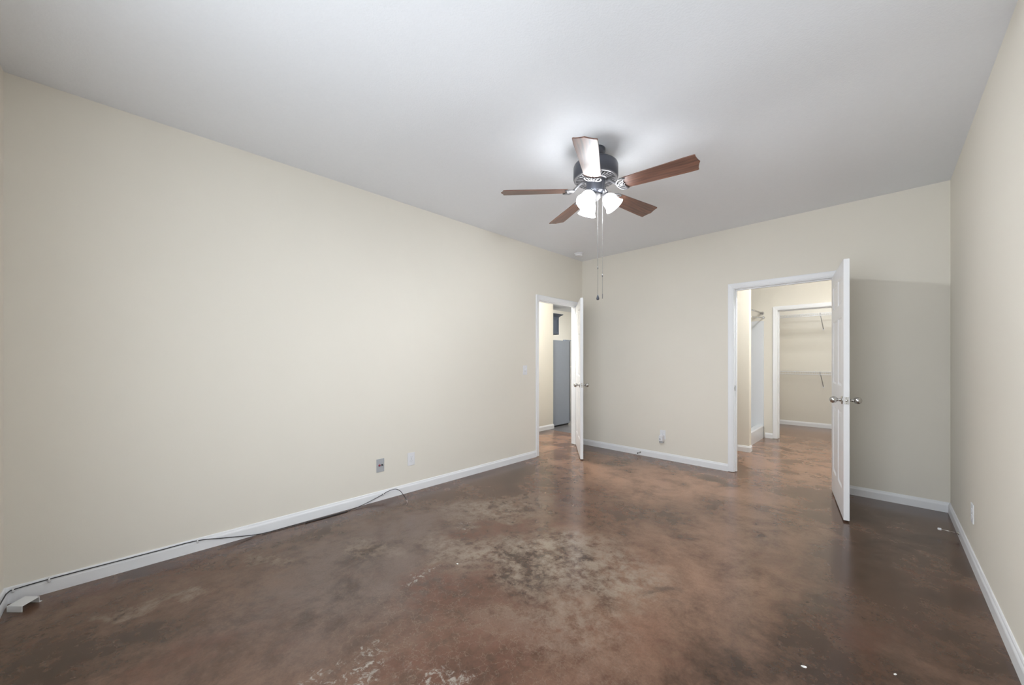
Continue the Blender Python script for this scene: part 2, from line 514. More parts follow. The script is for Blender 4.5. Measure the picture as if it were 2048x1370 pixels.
def baseboard(mb, p0, p1, nrm, m0=0, m1=0):
    p0 = Vector((*p0, 0)); p1 = Vector((*p1, 0)); n = Vector((*nrm, 0)); d = (p1 - p0).normalized()
    s0 = [p0 + d * (m0 * a) + n * a + Vector((0, 0, z)) for a, z in BP]
    s1 = [p1 - d * (m1 * a) + n * a + Vector((0, 0, z)) for a, z in BP]
    mb.loft([s0, s1])


CW = 0.062
mb = MB(); baseboard(mb, (0, 0), (0, D1[0] - CW), (1, 0), 1, 0); baseboard(mb, (0, D1[1] + CW), (0, L), (1, 0), 0, 1)
structure('baseboard_left', mb, M_trim)
mb = MB(); baseboard(mb, (0, L), (D2[0] - CW, L), (0, -1), 1, 0); baseboard(mb, (D2[1] + CW, L), (W, L), (0, -1), 0, 1)
structure('baseboard_back', mb, M_trim)
mb = MB(); baseboard(mb, (W, 0), (W, L), (-1, 0), 1, 1); structure('baseboard_right', mb, M_trim)
mb = MB(); baseboard(mb, (0, 0), (W, 0), (0, 1), 1, 1); structure('baseboard_front', mb, M_trim)
mb = MB(); baseboard(mb, (HX, 2.0), (HX, 5.91), (1, 0), 0, -1); baseboard(mb, (HX, 5.91), (HX - 0.04, 5.91), (0, 1), -1, 0)
structure('baseboard_hall', mb, M_trim)
mb = MB(); baseboard(mb, (0, SY0), (SX, SY0), (0, -1), 0, -1); baseboard(mb, (SX, SY0), (SX, SY1), (1, 0), -1, 0)
baseboard(mb, (1.85, BY), (C1[0] - CW, BY), (0, -1)); baseboard(mb, (C1[1] + CW, BY), (W, BY), (0, -1))
structure('baseboard_bathroom', mb, M_trim)
mb = MB(); baseboard(mb, (1.2, CY), (W, CY), (0, -1)); baseboard(mb, (1.2, BY + T), (1.2, CY), (1, 0)); structure('baseboard_closet', mb, M_trim)

# door casings and jambs -----------------------------------------------
CP = [(0.006, 0.0), (0.006, 0.009), (0.012, 0.0115), (0.020, 0.0115), (0.023, 0.0135), (0.036, 0.0150), (0.050, 0.0175), (0.060, 0.0175), (0.062, 0.0155), (0.062, 0.0)]


def casing(mb, a0, a1, head, to3d):
    """U-shaped mitred moulding; to3d(a, z, v) maps along-wall, height, out-of-wall to a point"""
    s = [[to3d(a0 - u, 0.006, v) for u, v in CP], [to3d(a0 - u, head + u, v) for u, v in CP],
         [to3d(a1 + u, head + u, v) for u, v in CP], [to3d(a1 + u, 0.006, v) for u, v in CP]]
    mb.loft(s)


def jamb(mb, a0, a1, head, to3d, stop_v):
    """lining of the opening (v from 0 at the room face to -T) with its door stop"""
    t = 0.018
    for (x0, x1, z0, z1) in ((a0 - t, a0, 0.004, head + t), (a1, a1 + t, 0.004, head + t), (a0, a1, head, head + t)):
        p = to3d(x0, z0, -T); q = to3d(x1, z1, 0.0)
        mb.box([min(i, j) for i, j in zip(p, q)], [max(i, j) for i, j in zip(p, q)])
    s = 0.011
    for (x0, x1, z0, z1) in ((a0, a0 + s, 0.004, head), (a1 - s, a1, 0.004, head), (a0 + s, a1 - s, head - s, head)):
        p = to3d(x0, z0, stop_v - 0.034); q = to3d(x1, z1, stop_v)
        mb.box([min(i, j) for i, j in zip(p, q)], [max(i, j) for i, j in zip(p, q)])


to1 = lambda a, z, v: (v, a, z)                 # long wall
to2 = lambda a, z, v: (a, L - v, z)             # end wall
to3 = lambda a, z, v: (a, BY - v, z)            # closet doorway
mb = MB(); casing(mb, *D1, DH, to1); jamb(mb, *D1, DH, to1, -0.038)
casing(mb, *D1, DH, lambda a, z, v: (-T - v, a, z))
trim1 = structure('trim_1', mb, M_trim)
mb = MB(); casing(mb, *D2, DH, to2); jamb(mb, *D2, DH, to2, -0.038)
casing(mb, *D2, DH, lambda a, z, v: (a, L + T + v, z))
trim2 = structure('trim_2', mb, M_trim)
mb = MB(); casing(mb, *C1, DH, to3); jamb(mb, *C1, DH, to3, -0.070)
structure('trim_3', mb, M_trim)
mb = MB(); mb.box((D2[0], L + 0.006, 0.915), (D2[0] + 0.0025, L + 0.034, 0.975)); mb.box((D2[0] - 0.001, L - 0.004, 0.93), (D2[0] + 0.003, L + 0.008, 0.96))
tag(mb.build('strike_plate', M_nickel, trim2), 'satin nickel strike plate')
mb = MB(); mb.box((-0.034, D1[0], 0.915), (-0.006, D1[0] + 0.0025, 0.975)); mb.box((-0.008, D1[0] - 0.001, 0.93), (0.004, D1[0] + 0.003, 0.96))
tag(mb.build('strike_plate', M_nickel, trim1), 'satin nickel strike plate')

# six-panel doors ------------------------------------------------------


def door_slab(w, h, t):
    """local: hinge edge at x=0, x along the slab, y thickness 0..t, z up from 0"""
    mb = MB()
    st, mu = 0.112, 0.098
    pw = (w - 2 * st - mu) / 2
    xs = [0, st, st + pw, st + pw + mu, st + 2 * pw + mu, w]
    zs = [0, 0.21, 0.83, 1.03, 1.60, 1.70, 1.925, h]
    for side in (0, 1):
        yy = 0 if side == 0 else t
        sg = 1 if side == 0 else -1
        for i in range(5):
            for j in range(7):
                a0, a1, b0, b1 = xs[i], xs[i + 1], zs[j], zs[j + 1]

                def rect(ins, dep):
                    return [(a0 + ins, yy + sg * dep, b0 + ins), (a1 - ins, yy + sg * dep, b0 + ins), (a1 - ins, yy + sg * dep, b1 - ins), (a0 + ins, yy + sg * dep, b1 - ins)]
                if i in (1, 3) and j in (1, 3, 5):
                    rr = [rect(0, 0), rect(0.005, 0.001), rect(0.014, 0.008), rect(0.022, 0.009), rect(0.046, 0.003)]
                    for p, q in zip(rr, rr[1:]):
                        for k in range(4):
                            f = [p[k], p[(k + 1) % 4], q[(k + 1) % 4], q[k]]
                            mb.face(f if side == 0 else f[::-1])
                    mb.face(rr[-1] if side == 0 else rr[-1][::-1])
                else:
                    mb.face(rect(0, 0) if side == 0 else rect(0, 0)[::-1])
    mb.face([(0, 0, 0), (0, 0, h), (0, t, h), (0, t, 0)]); mb.face([(w, 0, 0), (w, t, 0), (w, t, h), (w, 0, h)])
    mb.face([(0, 0, h), (w, 0, h), (w, t, h), (0, t, h)]); mb.face([(0, 0, 0), (0, t, 0), (w, t, 0), (w, 0, 0)])
    return mb


KNOB = [(0.0325, 0.0), (0.0325, 0.004), (0.029, 0.008), (0.016, 0.0095), (0.0125, 0.013), (0.0115, 0.027), (0.0135, 0.031), (0.0205, 0.036), (0.0255, 0.044),
        (0.0275, 0.053), (0.0265, 0.062), (0.022, 0.071), (0.014, 0.0775), (0.006, 0.080), (0.0, 0.0805)]


def make_door(name, pivot, ang, w, t_sign):
    """pivot: hinge corner on the room face; ang: direction of the slab; thickness towards +/- local y"""
    t = 0.035
    mb = door_slab(w, 2.032, t)
    if t_sign < 0:
        bmesh.ops.transform(mb.bm, matrix=Matrix.Translation((0, -t, 0)), verts=list(mb.bm.verts))
    o = structure(name, mb, M_door)
    o.location = (*pivot, 0.014); o.rotation_euler = (0, 0, ang)
    ya, yb = (0, t) if t_sign > 0 else (-t, 0)
    for yy, dirn in ((ya, -1), (yb, 1)):
        k = MB(); k.lathe(KNOB, 28, frame((0, dirn, 0), (w - 0.062, yy, 0.93)))
        tag(k.build('door_knob', M_nickel, o), 'satin nickel egg-shaped knob')
    k = MB(); yc = (ya + yb) / 2
    k.box((w - 0.001, yc - 0.0128, 0.93 - 0.0285), (w + 0.0015, yc + 0.0128, 0.93 + 0.0285))
    k.lathe([(0.0085, 0), (0.0085, 0.008), (0.006, 0.011), (0, 0.011)], 16, frame((1, 0, 0), (w, yc, 0.93)))
    for dz in (-0.021, 0.021):
        k.lathe([(0.004, 0), (0.0035, 0.0022), (0, 0.0024)], 10, frame((1, 0, 0), (w + 0.0008, yc, 0.93 + dz)))
    tag(k.build('latch_plate', M_nickel, o), 'satin nickel latch plate')
    for zz in (0.24, 1.02, 1.80):
        k = MB(); k.tube([(-0.004, -0.004 if t_sign > 0 else 0.004, zz - 0.045), (-0.004, -0.004 if t_sign > 0 else 0.004, zz + 0.045)], 0.006, 10)
        k.box((-0.0015, ya + 0.002, zz - 0.045), (0.0, yb - 0.004, zz + 0.045))
        tag(k.build('door_hinge', M_nickel, o), 'satin nickel hinge')
    return o


door2 = make_door('door_2', (D2[1] + 0.004, L - 0.004), R(-81.0), 0.850, -1)
tag(door2, 'white six-panel door standing open in front of the shaded end wall', 'door')
door1 = make_door('door_1', (0.004, D1[1] - 0.003), R(-51.0), 0.850, -1)
tag(door1, 'white six-panel door seen nearly edge-on in the corner, opening to the hall', 'door')

# windows outside the frame; the front one is added for fill light ------------------------------------


def window(name, a0, a1, c0, c1, to3d):
    """to3d(a, z, d): along the wall, height, depth into the wall"""
    f = 0.045

    def bx(m, a, b, c, d, e, g):
        p = to3d(a, c, e); q = to3d(b, d, g)
        m.box([min(i, j) for i, j in zip(p, q)], [max(i, j) for i, j in zip(p, q)])
    mb = MB(); zm = (c0 + c1) / 2; am = (a0 + a1) / 2
    bx(mb, a0, a0 + f, c0, c1, 0.02, 0.085); bx(mb, a1 - f, a1, c0, c1, 0.02, 0.085)
    bx(mb, a0 + f, a1 - f, c0, c0 + f, 0.02, 0.085); bx(mb, a0 + f, a1 - f, c1 - f, c1, 0.02, 0.085)
    bx(mb, am - 0.02, am + 0.02, c0 + f, c1 - f, 0.03, 0.075)
    bx(mb, a0 - 0.03, a1 + 0.03, c0 - 0.02, c0, -0.03, 0.03)
    w = structure(name, mb, M_trim)
    mb = MB(); bx(mb, a0 + f, a1 - f, c0 + f, c1 - f, 0.050, 0.054)
    structure('window_pane', mb, M_glass, w)


window('window_1', *WIN, lambda a, z, d: (W + d, a, z))
window('added_window', *WIN2, lambda a, z, d: (a, -d, z))

# ------------------------------------------------------------------ ceiling fan
FX, FY, FZ = 1.772, 2.768, 2.456
fan = empty('ceiling_fan', (FX, FY, H))
tag(fan, 'five-blade walnut ceiling fan with lit frosted glass shades', 'ceiling fan')
mb = MB(); mb.lathe([(0.0, 0), (0.068, 0), (0.068, -0.012), (0.064, -0.026), (0.052, -0.050), (0.030, -0.064), (0.018, -0.066)], 36)
mb.build('canopy', M_bronze, fan)
mb = MB(); mb.lathe([(0.0135, -0.060), (0.0135, -0.095)], 20); mb.lathe([(0.03, -0.082), (0.034, -0.090), (0.05, -0.094)], 28)
mb.build('downrod', M_bronze, fan)
HB = FZ + 0.078 - H                      # underside of the motor housing
mb = MB(); mb.lathe([(0.0, HB + 0.128), (0.085, HB + 0.126), (0.128, HB + 0.116), (0.150, HB + 0.098), (0.155, HB + 0.085), (0.155, HB + 0.012), (0.152, HB + 0.006),
                     (0.152, HB), (0.143, HB - 0.001)], 56, caps=False)
mb.build('motor_housing', M_bronze, fan)
# slotted vent ring under the motor: dark plate with raised radial bars
mb = MB(); mb.lathe([(0.150, HB + 0.002), (0.146, HB - 0.004), (0.136, HB - 0.007), (0.133, HB - 0.004), (0.133, HB + 0.004)], 56, caps=False)
mb.lathe([(0.088, HB - 0.006), (0.086, HB - 0.012), (0.070, HB - 0.013), (0.066, HB - 0.008)], 48, caps=False)
for k in range(36):
    a = 2 * pi * k / 36
    mb.box((0.086, -0.0045, HB - 0.011), (0.137, 0.0045, HB - 0.003), Matrix.Rotation(a, 4, 'Z'))
vr = mb.build('vent_ring', M_pewter, fan)
tag(vr, 'pale slotted vent ring')
mb = MB(); mb.lathe([(0.148, HB + 0.004), (0.066, HB + 0.002)], 48, caps=False); mb.build('vent_slots', M_slot, vr)
mb = MB(); mb.lathe([(0.0, HB + 0.0), (0.066, HB + 0.0), (0.066, HB - 0.022), (0.064, HB - 0.026), (0.064, HB - 0.086), (0.060, HB - 0.094), (0.045, HB - 0.104), (0.0, HB - 0.104)], 40)
mb.build('switch_housing', M_bronze, fan)
KZ = HB - 0.104
mb = MB(); mb.lathe([(0.0, KZ + 0.002), (0.040, KZ), (0.042, KZ - 0.014), (0.034, KZ - 0.026), (0.022, KZ - 0.040), (0.010, KZ - 0.046), (0.0, KZ - 0.050)], 32)
mb.build('light_fitter', M_pewter, fan)

# blades, each with its iron
R0, R1 = 0.198, 0.66


def half_width(r):
    t = (r - R0) / (R1 - R0)
    return 0.0545 + 0.0165 * min(1, t / 0.85)


edge = [(R0 + 0.006, 0.0545)] + [(R0 + (R1 - 0.018 - R0) * i / 8, half_width(R0 + (R1 - 0.018 - R0) * i / 8)) for i in range(1, 9)]
tip = [(R1 - 0.012, 0.0705), (R1 - 0.008, 0.066), (R1 - 0.008, 0.052), (R1 - 0.004, 0.034), (R1 + 0.001, 0.016), (R1 + 0.008, 0.0)]
top_half = edge + tip
blade_outline = top_half + [(x, -y) for x, y in reversed(top_half[:-1])]
# scalloped root edge
blade_outline += [(R0 + 0.004, -0.044), (R0 + 0.012, -0.030), (R0 + 0.006, -0.014), (R0 - 0.004, 0.0), (R0 + 0.006, 0.014), (R0 + 0.012, 0.030), (R0 + 0.004, 0.044)]
blade_mesh = None
PITCH = R(12.5)
AZ0 = 0.159
for k in range(5):
    az = AZ0 + k * 2 * pi / 5
    Mz = Matrix.Rotation(az, 4, 'Z')
    Mp = Matrix.Translation((0, 0, FZ - H)) @ Matrix.Rotation(-PITCH, 4, 'X')
    mb = MB(); mb.prism(blade_outline, -0.0035, 0.0035, None, 0.0015)
    bl = mb.build('blade', M_wood, fan)
    sag = Matrix.Rotation(R(1.5), 4, 'Y') if k == 3 else Matrix.Identity(4)
    bl.matrix_local = Mz @ sag @ Mp if k != 3 else Mz @ Matrix.Translation((0, 0, FZ - H)) @ sag @ Matrix.Rotation(-PITCH, 4, 'X')
    tag(bl, 'walnut veneer blade')
    ir = MB()
    zb = -0.0075                          # under the blade
    # arm from the flywheel down to the blade
    ir.tube([(0.074, 0, 0.060), (0.105, 0, 0.050), (0.135, 0, 0.022), (0.158, 0, 0.000), (0.178, 0, zb)], [0.010, 0.010, 0.009, 0.009, 0.008], 10)
    for s in (1, -1):
        pts = [(0.150, 0.004 * s, 0.004), (0.158, 0.022 * s, -0.002), (0.168, 0.040 * s, -0.006), (0.184, 0.052 * s, zb), (0.204, 0.056 * s, zb), (0.222, 0.052 * s, zb)]
        ir.tube(pts, [0.007, 0.0065, 0.006, 0.006, 0.006, 0.004], 8)
        ir.tube([(0.170, 0.006 * s, zb), (0.178, 0.020 * s, zb), (0.192, 0.030 * s, zb), (0.206, 0.030 * s, zb), (0.212, 0.040 * s, zb), (0.222, 0.052 * s, zb)], 0.0048, 8)
        ir.tube([(0.176, 0.002 * s, zb), (0.196, 0.008 * s, zb), (0.206, 0.018 * s, zb), (0.206, 0.030 * s, zb)], 0.0045, 8)
        ir.lathe([(0.006, 0), (0.005, -0.004), (0, -0.005)], 12, Matrix.Translation((0.208, 0.038 * s, zb)))
    ir.prism([(0.172, -0.010), (0.196, -0.012), (0.214, 0.0), (0.196, 0.012), (0.172, 0.010)], zb - 0.003, zb + 0.002)
    ir.lathe([(0.006, 0), (0.005, -0.004), (0, -0.005)], 12, Matrix.Translation((0.198, 0, zb - 0.003)))
    tag(ir.build('blade_iron', M_pewter, bl), 'pale scrolled blade iron')

# lamp shades: three flared bells on short arms
SHADE = [(0.024, 0.0), (0.028, 0.004), (0.036, 0.014), (0.046, 0.030), (0.0505, 0.046), (0.0515, 0.060), (0.0525, 0.074), (0.057, 0.088), (0.064, 0.098), (0.0665, 0.102),
         (0.0645, 0.1025), (0.055, 0.0905), (0.0500, 0.075), (0.049, 0.060), (0.048, 0.046), (0.0435, 0.031), (0.034, 0.017), (0.022, 0.006)]
for k in range(3):
    az = 0.7821 - R(13) + k * 2 * pi / 3
    tilt = R(36)
    d = Vector((cos(az) * sin(tilt), sin(az) * sin(tilt), -cos(tilt)))
    rad = Vector((cos(az), sin(az), 0))
    neck = rad * 0.070 + Vector((0, 0, KZ - 0.016))
    mb = MB()
    mb.tube([rad * 0.030 + Vector((0, 0, KZ - 0.012)), rad * 0.048 + Vector((0, 0, KZ - 0.006)), neck - d * 0.010], 0.007, 10)
    mb.lathe([(0.010, -0.016), (0.026, -0.010), (0.0285, 0.004), (0.0285, 0.010)], 24, frame(d, neck), caps=False)
    arm = mb.build('lamp_arm', M_pewter, fan)
    mb = MB(); mb.lathe(SHADE, 36, frame(d, neck), caps=False)
    sh = mb.build('lamp_shade', M_shade, fan)
    tag(sh, 'lit frosted bell-shaped glass shade')
    mb = MB(); mb.lathe([(0.0, 0.020), (0.012, 0.022), (0.013, 0.038), (0.022, 0.052), (0.0275, 0.066), (0.0265, 0.080), (0.018, 0.091), (0.008, 0.0945), (0, 0.095)], 20, frame(d, neck))
    tag(mb.build('bulb', M_bulb, sh), 'lit bulb')

# pull chains: beaded strings with a joint and an end piece
cr = Vector((cos(0.7821), sin(0.7821), 0)); cf = Vector((-sin(0.7821), cos(0.7821), 0))


def pull_chain(off_r, off_f, z_top, z_joint, z_end, fob):
    p = cr * off_r + cf * off_f
    mb = MB()
    z = z_top
    mb.tube([(p.x, p.y, z_top), (p.x, p.y, z_end)], 0.0011, 6)
    n = int((z_top - z_end) / 0.0075)
    for i in range(n):
        zz = z_top - 0.0075 * i
        r = 0.0016 if zz > z_joint else 0.0014
        mb.lathe([(0, r), (r * 0.8, r * 0.6), (r, 0), (r * 0.8, -r * 0.6), (0, -r)], 6, Matrix.Translation((p.x, p.y, zz)))
    c = mb.build('pull_chain', M_pewter, fan)
    mb = MB(); mb.lathe([(0, 0.010), (0.0038, 0.008), (0.0038, -0.008), (0, -0.010)], 10, Matrix.Translation((p.x, p.y, z_joint))); mb.build('chain_joint', M_pewter, c)
    mb = MB()
    if fob:
        mb.lathe([(0, 0.012), (0.003, 0.010), (0.005, 0.002), (0.0095, -0.012), (0.0105, -0.019), (0.007, -0.026), (0, -0.027)], 16, Matrix.Translation((p.x, p.y, z_end)))
        tag(mb.build('chain_fob', M_bronze, c), 'dark teardrop end')
    else:
        mb.lathe([(0, 0.03), (0.0024, 0.028), (0.0024, -0.004), (0, -0.006)], 10, Matrix.Translation((p.x, p.y, z_end))); mb.build('chain_bar', M_pewter, c)


pull_chain(0.002, -0.060, HB - 0.055, 1.895 - H, 1.700 - H, True)
pull_chain(0.034, -0.060, HB - 0.045, 1.842 - H, 1.688 - H, False)

# ------------------------------------------------------------------ ceiling and wall fittings
sd = empty('smoke_detector', (0.215, 4.815, H))
tag(sd, 'small white round smoke detector on the ceiling above the hall door', 'smoke detector')
mb = MB(); mb.lathe([(0.0, 0), (0.062, 0), (0.062, -0.008), (0.058, -0.012)], 36); mb.build('base', M_plate, sd)
mb = MB(); mb.lathe([(0.054, -0.010), (0.052, -0.024), (0.044, -0.034), (0.020, -0.038), (0, -0.038)], 36); mb.build('cover', M_plate, sd)


def wall_frame(pos, normal):
    """local x along the wall, y up, z out of the wall"""
    n = Vector((*normal, 0)); up = Vector((0, 0, 1)); x = up.cross(n)
    M = Matrix((x, up, n)).transposed().to_4x4(); M.translation = Vector(pos)
    return M


def plate(name, M, material, label, cat, w=0.070, h=0.114):
    mb = MB(); mb.box((-w / 2, -h / 2, 0), (w / 2, h / 2, 0.0055), bevel=0.002)
    o = mb.build(name, material); o.matrix_world = M
    return tag(o, label, cat)


def duplex(o, material=None):
    for s in (1, -1):
        mb = MB()
        pts = [(0.0165 * cos(a), s * 0.0195 + max(-0.0135, min(0.0135, 0.0165 * sin(a)))) for a in [2 * pi * i / 28 for i in range(28)]]
        mb.prism(pts, 0.005, 0.0075)
        f = mb.build('socket_face', material or M_plate, o)
        mb = MB()
        mb.box((-0.0075, s * 0.0195 - 0.001, 0.0072), (-0.0055, s * 0.0195 + 0.0075, 0.0079)); mb.box((0.0055, s * 0.0195 - 0.001, 0.0072), (0.0075, s * 0.0195 + 0.006, 0.0079))
        mb.lathe([(0.0026, 0.0072), (0.0026, 0.0079), (0, 0.0079)], 10, Matrix.Translation((0, s * 0.0195 - 0.0075, 0)))
        mb.build('socket_slots', M_grey_plate, f)
    mb = MB(); mb.lathe([(0.003, 0.0055), (0.0025, 0.007), (0, 0.0072)], 10); mb.build('screw', M_nickel, o)


o = plate('light_switch', wall_frame((0, 3.946, 1.135), (1, 0)), M_plate, 'white dimmer switch plate on the wall beside the hall doorway', 'light switch', 0.076, 0.118)
mb = MB(); mb.lathe([(0.017, 0.005), (0.0165, 0.010), (0.0125, 0.012), (0.012, 0.024), (0.010, 0.026), (0, 0.026)], 28); mb.build('dimmer_knob', M_plate, o)
for s in (1, -1):
    mb = MB(); mb.lathe([(0.003, 0.0055), (0.0025, 0.007), (0, 0.0072)], 10, Matrix.Translation((0, s * 0.045, 0))); mb.build('screw', M_plate, o)

o = plate('cable_wall_plate', wall_frame((0, 2.030, 0.312), (1, 0)), M_grey_plate, 'grey wall plate with two jacks low on the long wall', 'wall plate', 0.072, 0.118)
mb = MB(); mb.lathe([(0.0095, 0.005), (0.0095, 0.009), (0.0055, 0.010), (0.0055, 0.018), (0, 0.018)], 18, Matrix.Translation((-0.010, 0.002, 0))); tag(mb.build('jack', M_jack_red, o), 'dark red round jack')
mb = MB(); mb.lathe([(0.006, 0.005), (0.006, 0.008), (0.0045, 0.009), (0.0045, 0.020), (0, 0.020)], 18, Matrix.Translation((0.014, 0.003, 0))); tag(mb.build('jack', M_slot, o), 'small dark jack')

o = plate('wall_outlet', wall_frame((0, 2.340, 0.312), (1, 0)), M_plate, 'white double socket outlet on the long wall next to the grey plate', 'outlet', 0.076, 0.122)
duplex(o)
o = plate('wall_outlet', wall_frame((1.222, L, 0.312), (0, -1)), M_plate, 'white outlet with a plug-in gadget, on the end wall between the doorways', 'outlet')
duplex(o)
o = plate('wall_outlet', wall_frame((W, 4.125, 0.312), (-1, 0)), M_plate, 'white outlet on the wall above the white-tipped door stop, seen at a slant', 'outlet', 0.074, 0.118)
duplex(o)
# plug-in gadget in the lower socket of the end wall outlet
g = empty('plug_in_freshener', (1.217, L - 0.0085, 0.268))
tag(g, 'small white plug-in gadget pushed into the lower socket on the end wall', 'plug-in')
Mw = wall_frame((0, 0, 0), (0, -1))
mb = MB(); mb.loft([[(x, y, z) for x, y in ((-0.027, -0.036), (0.027, -0.036), (0.027, 0.030), (-0.027, 0.030))] if False else [(x * s, y * s2 + dy, z) for x, y in ((-0.027, -0.038), (0.027, -0.038), (0.027, 0.030), (0.018, 0.040), (-0.018, 0.040), (-0.027, 0.030))]
                    for z, s, s2, dy in ((0.0, 1, 1, 0), (0.030, 1.0, 1, 0), (0.048, 0.9, 0.88, 0.002), (0.052, 0.8, 0.78, 0.003))])
mb.build('body', M_plate, g, Mw)
mb = MB(); mb.box((-0.024, -0.056, 0.004), (0.022, -0.036, 0.040), bevel=0.003); tag(mb.build('reservoir', M_grey_plate, g, Mw), 'grey lower end')
mb = MB(); mb.lathe([(0.011, 0.0505), (0.009, 0.054), (0.0, 0.054)], 18, Matrix.Translation((-0.008, -0.006, 0))); tag(mb.build('dial', M_grey_plate, g, Mw), 'grey dial')

# door stops
ds = empty('door_stop', (W - 0.014, 4.560, 0.040))
tag(ds, 'slim metal door stop with white tip on the baseboard beneath the slanted outlet', 'door stop')
mb = MB(); mb.lathe([(0.011, 0), (0.011, 0.004), (0.006, 0.007), (0.006, 0.014)], 16, frame((-1, 0, 0))); mb.build('base', M_nickel, ds)
mb = MB()
mb.tube([(-0.010, 0, 0), (-0.085, 0, 0.002)], 0.0028, 8)
mb.build('rod', M_nickel, ds)
mb = MB(); mb.lathe([(0.0075, 0), (0.0085, 0.004), (0.0085, 0.014), (0.006, 0.018), (0, 0.018)], 16, frame((-1, 0, 0.02), (-0.083, 0, 0.002))); tag(mb.build('rubber_tip', M_plate, ds), 'white rubber tip')
ds = empty('door_stop', (0.928, L - 0.014, 0.040))
tag(ds, 'small dark-tipped spring door stop on the baseboard near the hall door', 'door stop')
mb = MB(); mb.lathe([(0.010, 0), (0.010, 0.004), (0.006, 0.007), (0.006, 0.012)], 16, frame((0, -1, 0))); mb.build('base', M_nickel, ds)
mb = MB(); mb.tube([(0.0045 * cos(i * 0.9), -0.010 - 0.0011 * i, 0.0045 * sin(i * 0.9)) for i in range(56)], 0.0012, 6); mb.build('spring', M_nickel, ds)
mb = MB(); mb.lathe([(0.0075, 0), (0.0085, 0.004), (0.0085, 0.011), (0, 0.013)], 16, frame((0, -1, 0), (0, -0.070, 0))); tag(mb.build('rubber_tip', M_black, ds), 'dark rubber tip')

# ------------------------------------------------------------------ cable along the baseboard


def smooth_path(pts, sub=8):
    P = [Vector(p) for p in pts]
    P = [P[0] * 2 - P[1]] + P + [P[-1] * 2 - P[-2]]
    out = []
    for i in range(1, len(P) - 2):
        for k in range(sub):
            t = k / sub
            a, b, c, d = P[i - 1], P[i], P[i + 1], P[i + 2]
            out.append(0.5 * ((2 * b) + (c - a) * t + (2 * a - 5 * b + 4 * c - d) * t * t + (3 * b - a - 3 * c + d) * t ** 3))
    out.append(P[-2])
    return out


cable_pts = [(1.60, 0.0175, 0.060), (0.9, 0.0175, 0.066), (0.35, 0.0175, 0.078), (0.12, 0.0175, 0.076), (0.045, 0.020, 0.072), (0.0195, 0.040, 0.071), (0.0175, 0.15, 0.075),
             (0.0175, 0.35, 0.0755), (0.0175, 0.56, 0.074), (0.0175, 0.76, 0.073), (0.019, 0.90, 0.045), (0.022, 1.02, 0.020), (0.030, 1.12, 0.006), (0.040, 1.30, 0.0045), (0.048, 1.50, 0.0045),
             (0.052, 1.65, 0.0045), (0.050, 1.76, 0.006), (0.036, 1.88, 0.018), (0.022, 2.00, 0.040), (0.0185, 2.057, 0.054), (0.030, 2.087, 0.070), (0.060, 2.143, 0.085),
             (0.100, 2.171, 0.071), (0.140, 2.178, 0.047), (0.180, 2.181, 0.024), (0.205, 2.180, 0.010)]
mb = MB(); mb.tube(smooth_path(cable_pts, 8), 0.0028, 8)
mb.tube(smooth_path([(0.056, 1.40, 0.0035), (0.060, 1.52, 0.0035), (0.063, 1.63, 0.0035), (0.058, 1.72, 0.0035)], 8), 0.0032, 8)
cb = mb.build('coaxial_cable', M_cable)
tag(cb, 'black cable tacked along the white baseboard and trailing onto the floor', 'cable')
mb = MB(); mb.tube([(0.203, 2.180, 0.011), (0.222, 2.174, 0.0065), (0.246, 2.160, 0.0055)], [0.0045, 0.005, 0.0045], 10); mb.tube([(0.246, 2.160, 0.0055), (0.275, 2.138, 0.004)], 0.0016, 6)
tag(mb.build('connector', M_copper, cb), 'bare metal connector end')
for (cx, cy, cz, ax) in ((0.0175, 0.15, 0.075, 'y'), (0.0175, 0.765, 0.073, 'y'), (0.0175, 2.050, 0.053, 'y'), (0.018, 0.032, 0.072, 'y')):
    mb = MB()
    mb.tube([(0.0145, cy, cz - 0.0075), (0.0225, cy, cz - 0.005), (0.0235, cy, cz + 0.002), (0.0175, cy, cz + 0.006), (0.014, cy, cz + 0.006)], 0.0038, 8)
    mb.lathe([(0.0065, 0), (0.0065, 0.008), (0.003, 0.009), (0.003, 0.011), (0, 0.011)], 12, frame((1, 0, 0), (0.014, cy, cz - 0.010)))
    tag(mb.build('cable_clip', M_clip, cb), 'white nail-in clip')

# bent metal bracket on the floor in the corner
pa, pb_, pc, pd = (0.113, 0.026), (0.168, 0.080), (0.104, 0.128), (0.048, 0.074)
mb = MB(); t = 0.002; hz = 0.031


def slab4(q, z0, z1):
    mb.prism(q, z0, z1)


slab4([pa, pb_, pc, pd], hz - t, hz)
n1 = (Vector(pb_) - Vector(pa)).normalized(); n2 = Vector((-n1.y, n1.x))
slab4([pa, pb_, tuple(Vector(pb_) + n2 * t), tuple(Vector(pa) + n2 * t)], 0.001, hz - t)
slab4([tuple(Vector(pd) - n2 * t), tuple(Vector(pc) - n2 * t), pc, pd], 0.001, hz - t)
br = mb.build('metal_bracket', M_sheet)
tag(br, 'bent white metal bracket lying on the floor at the baseboard corner', 'bracket')
mb = MB()
q = Vector(pc) - n1 * 0.012
mb.prism([tuple(q), pc, tuple(Vector(pc) + n2 * 0.010), tuple(q + n2 * 0.010)], 0.001, 0.003)
mb.build('foot_flange', M_sheet, br)

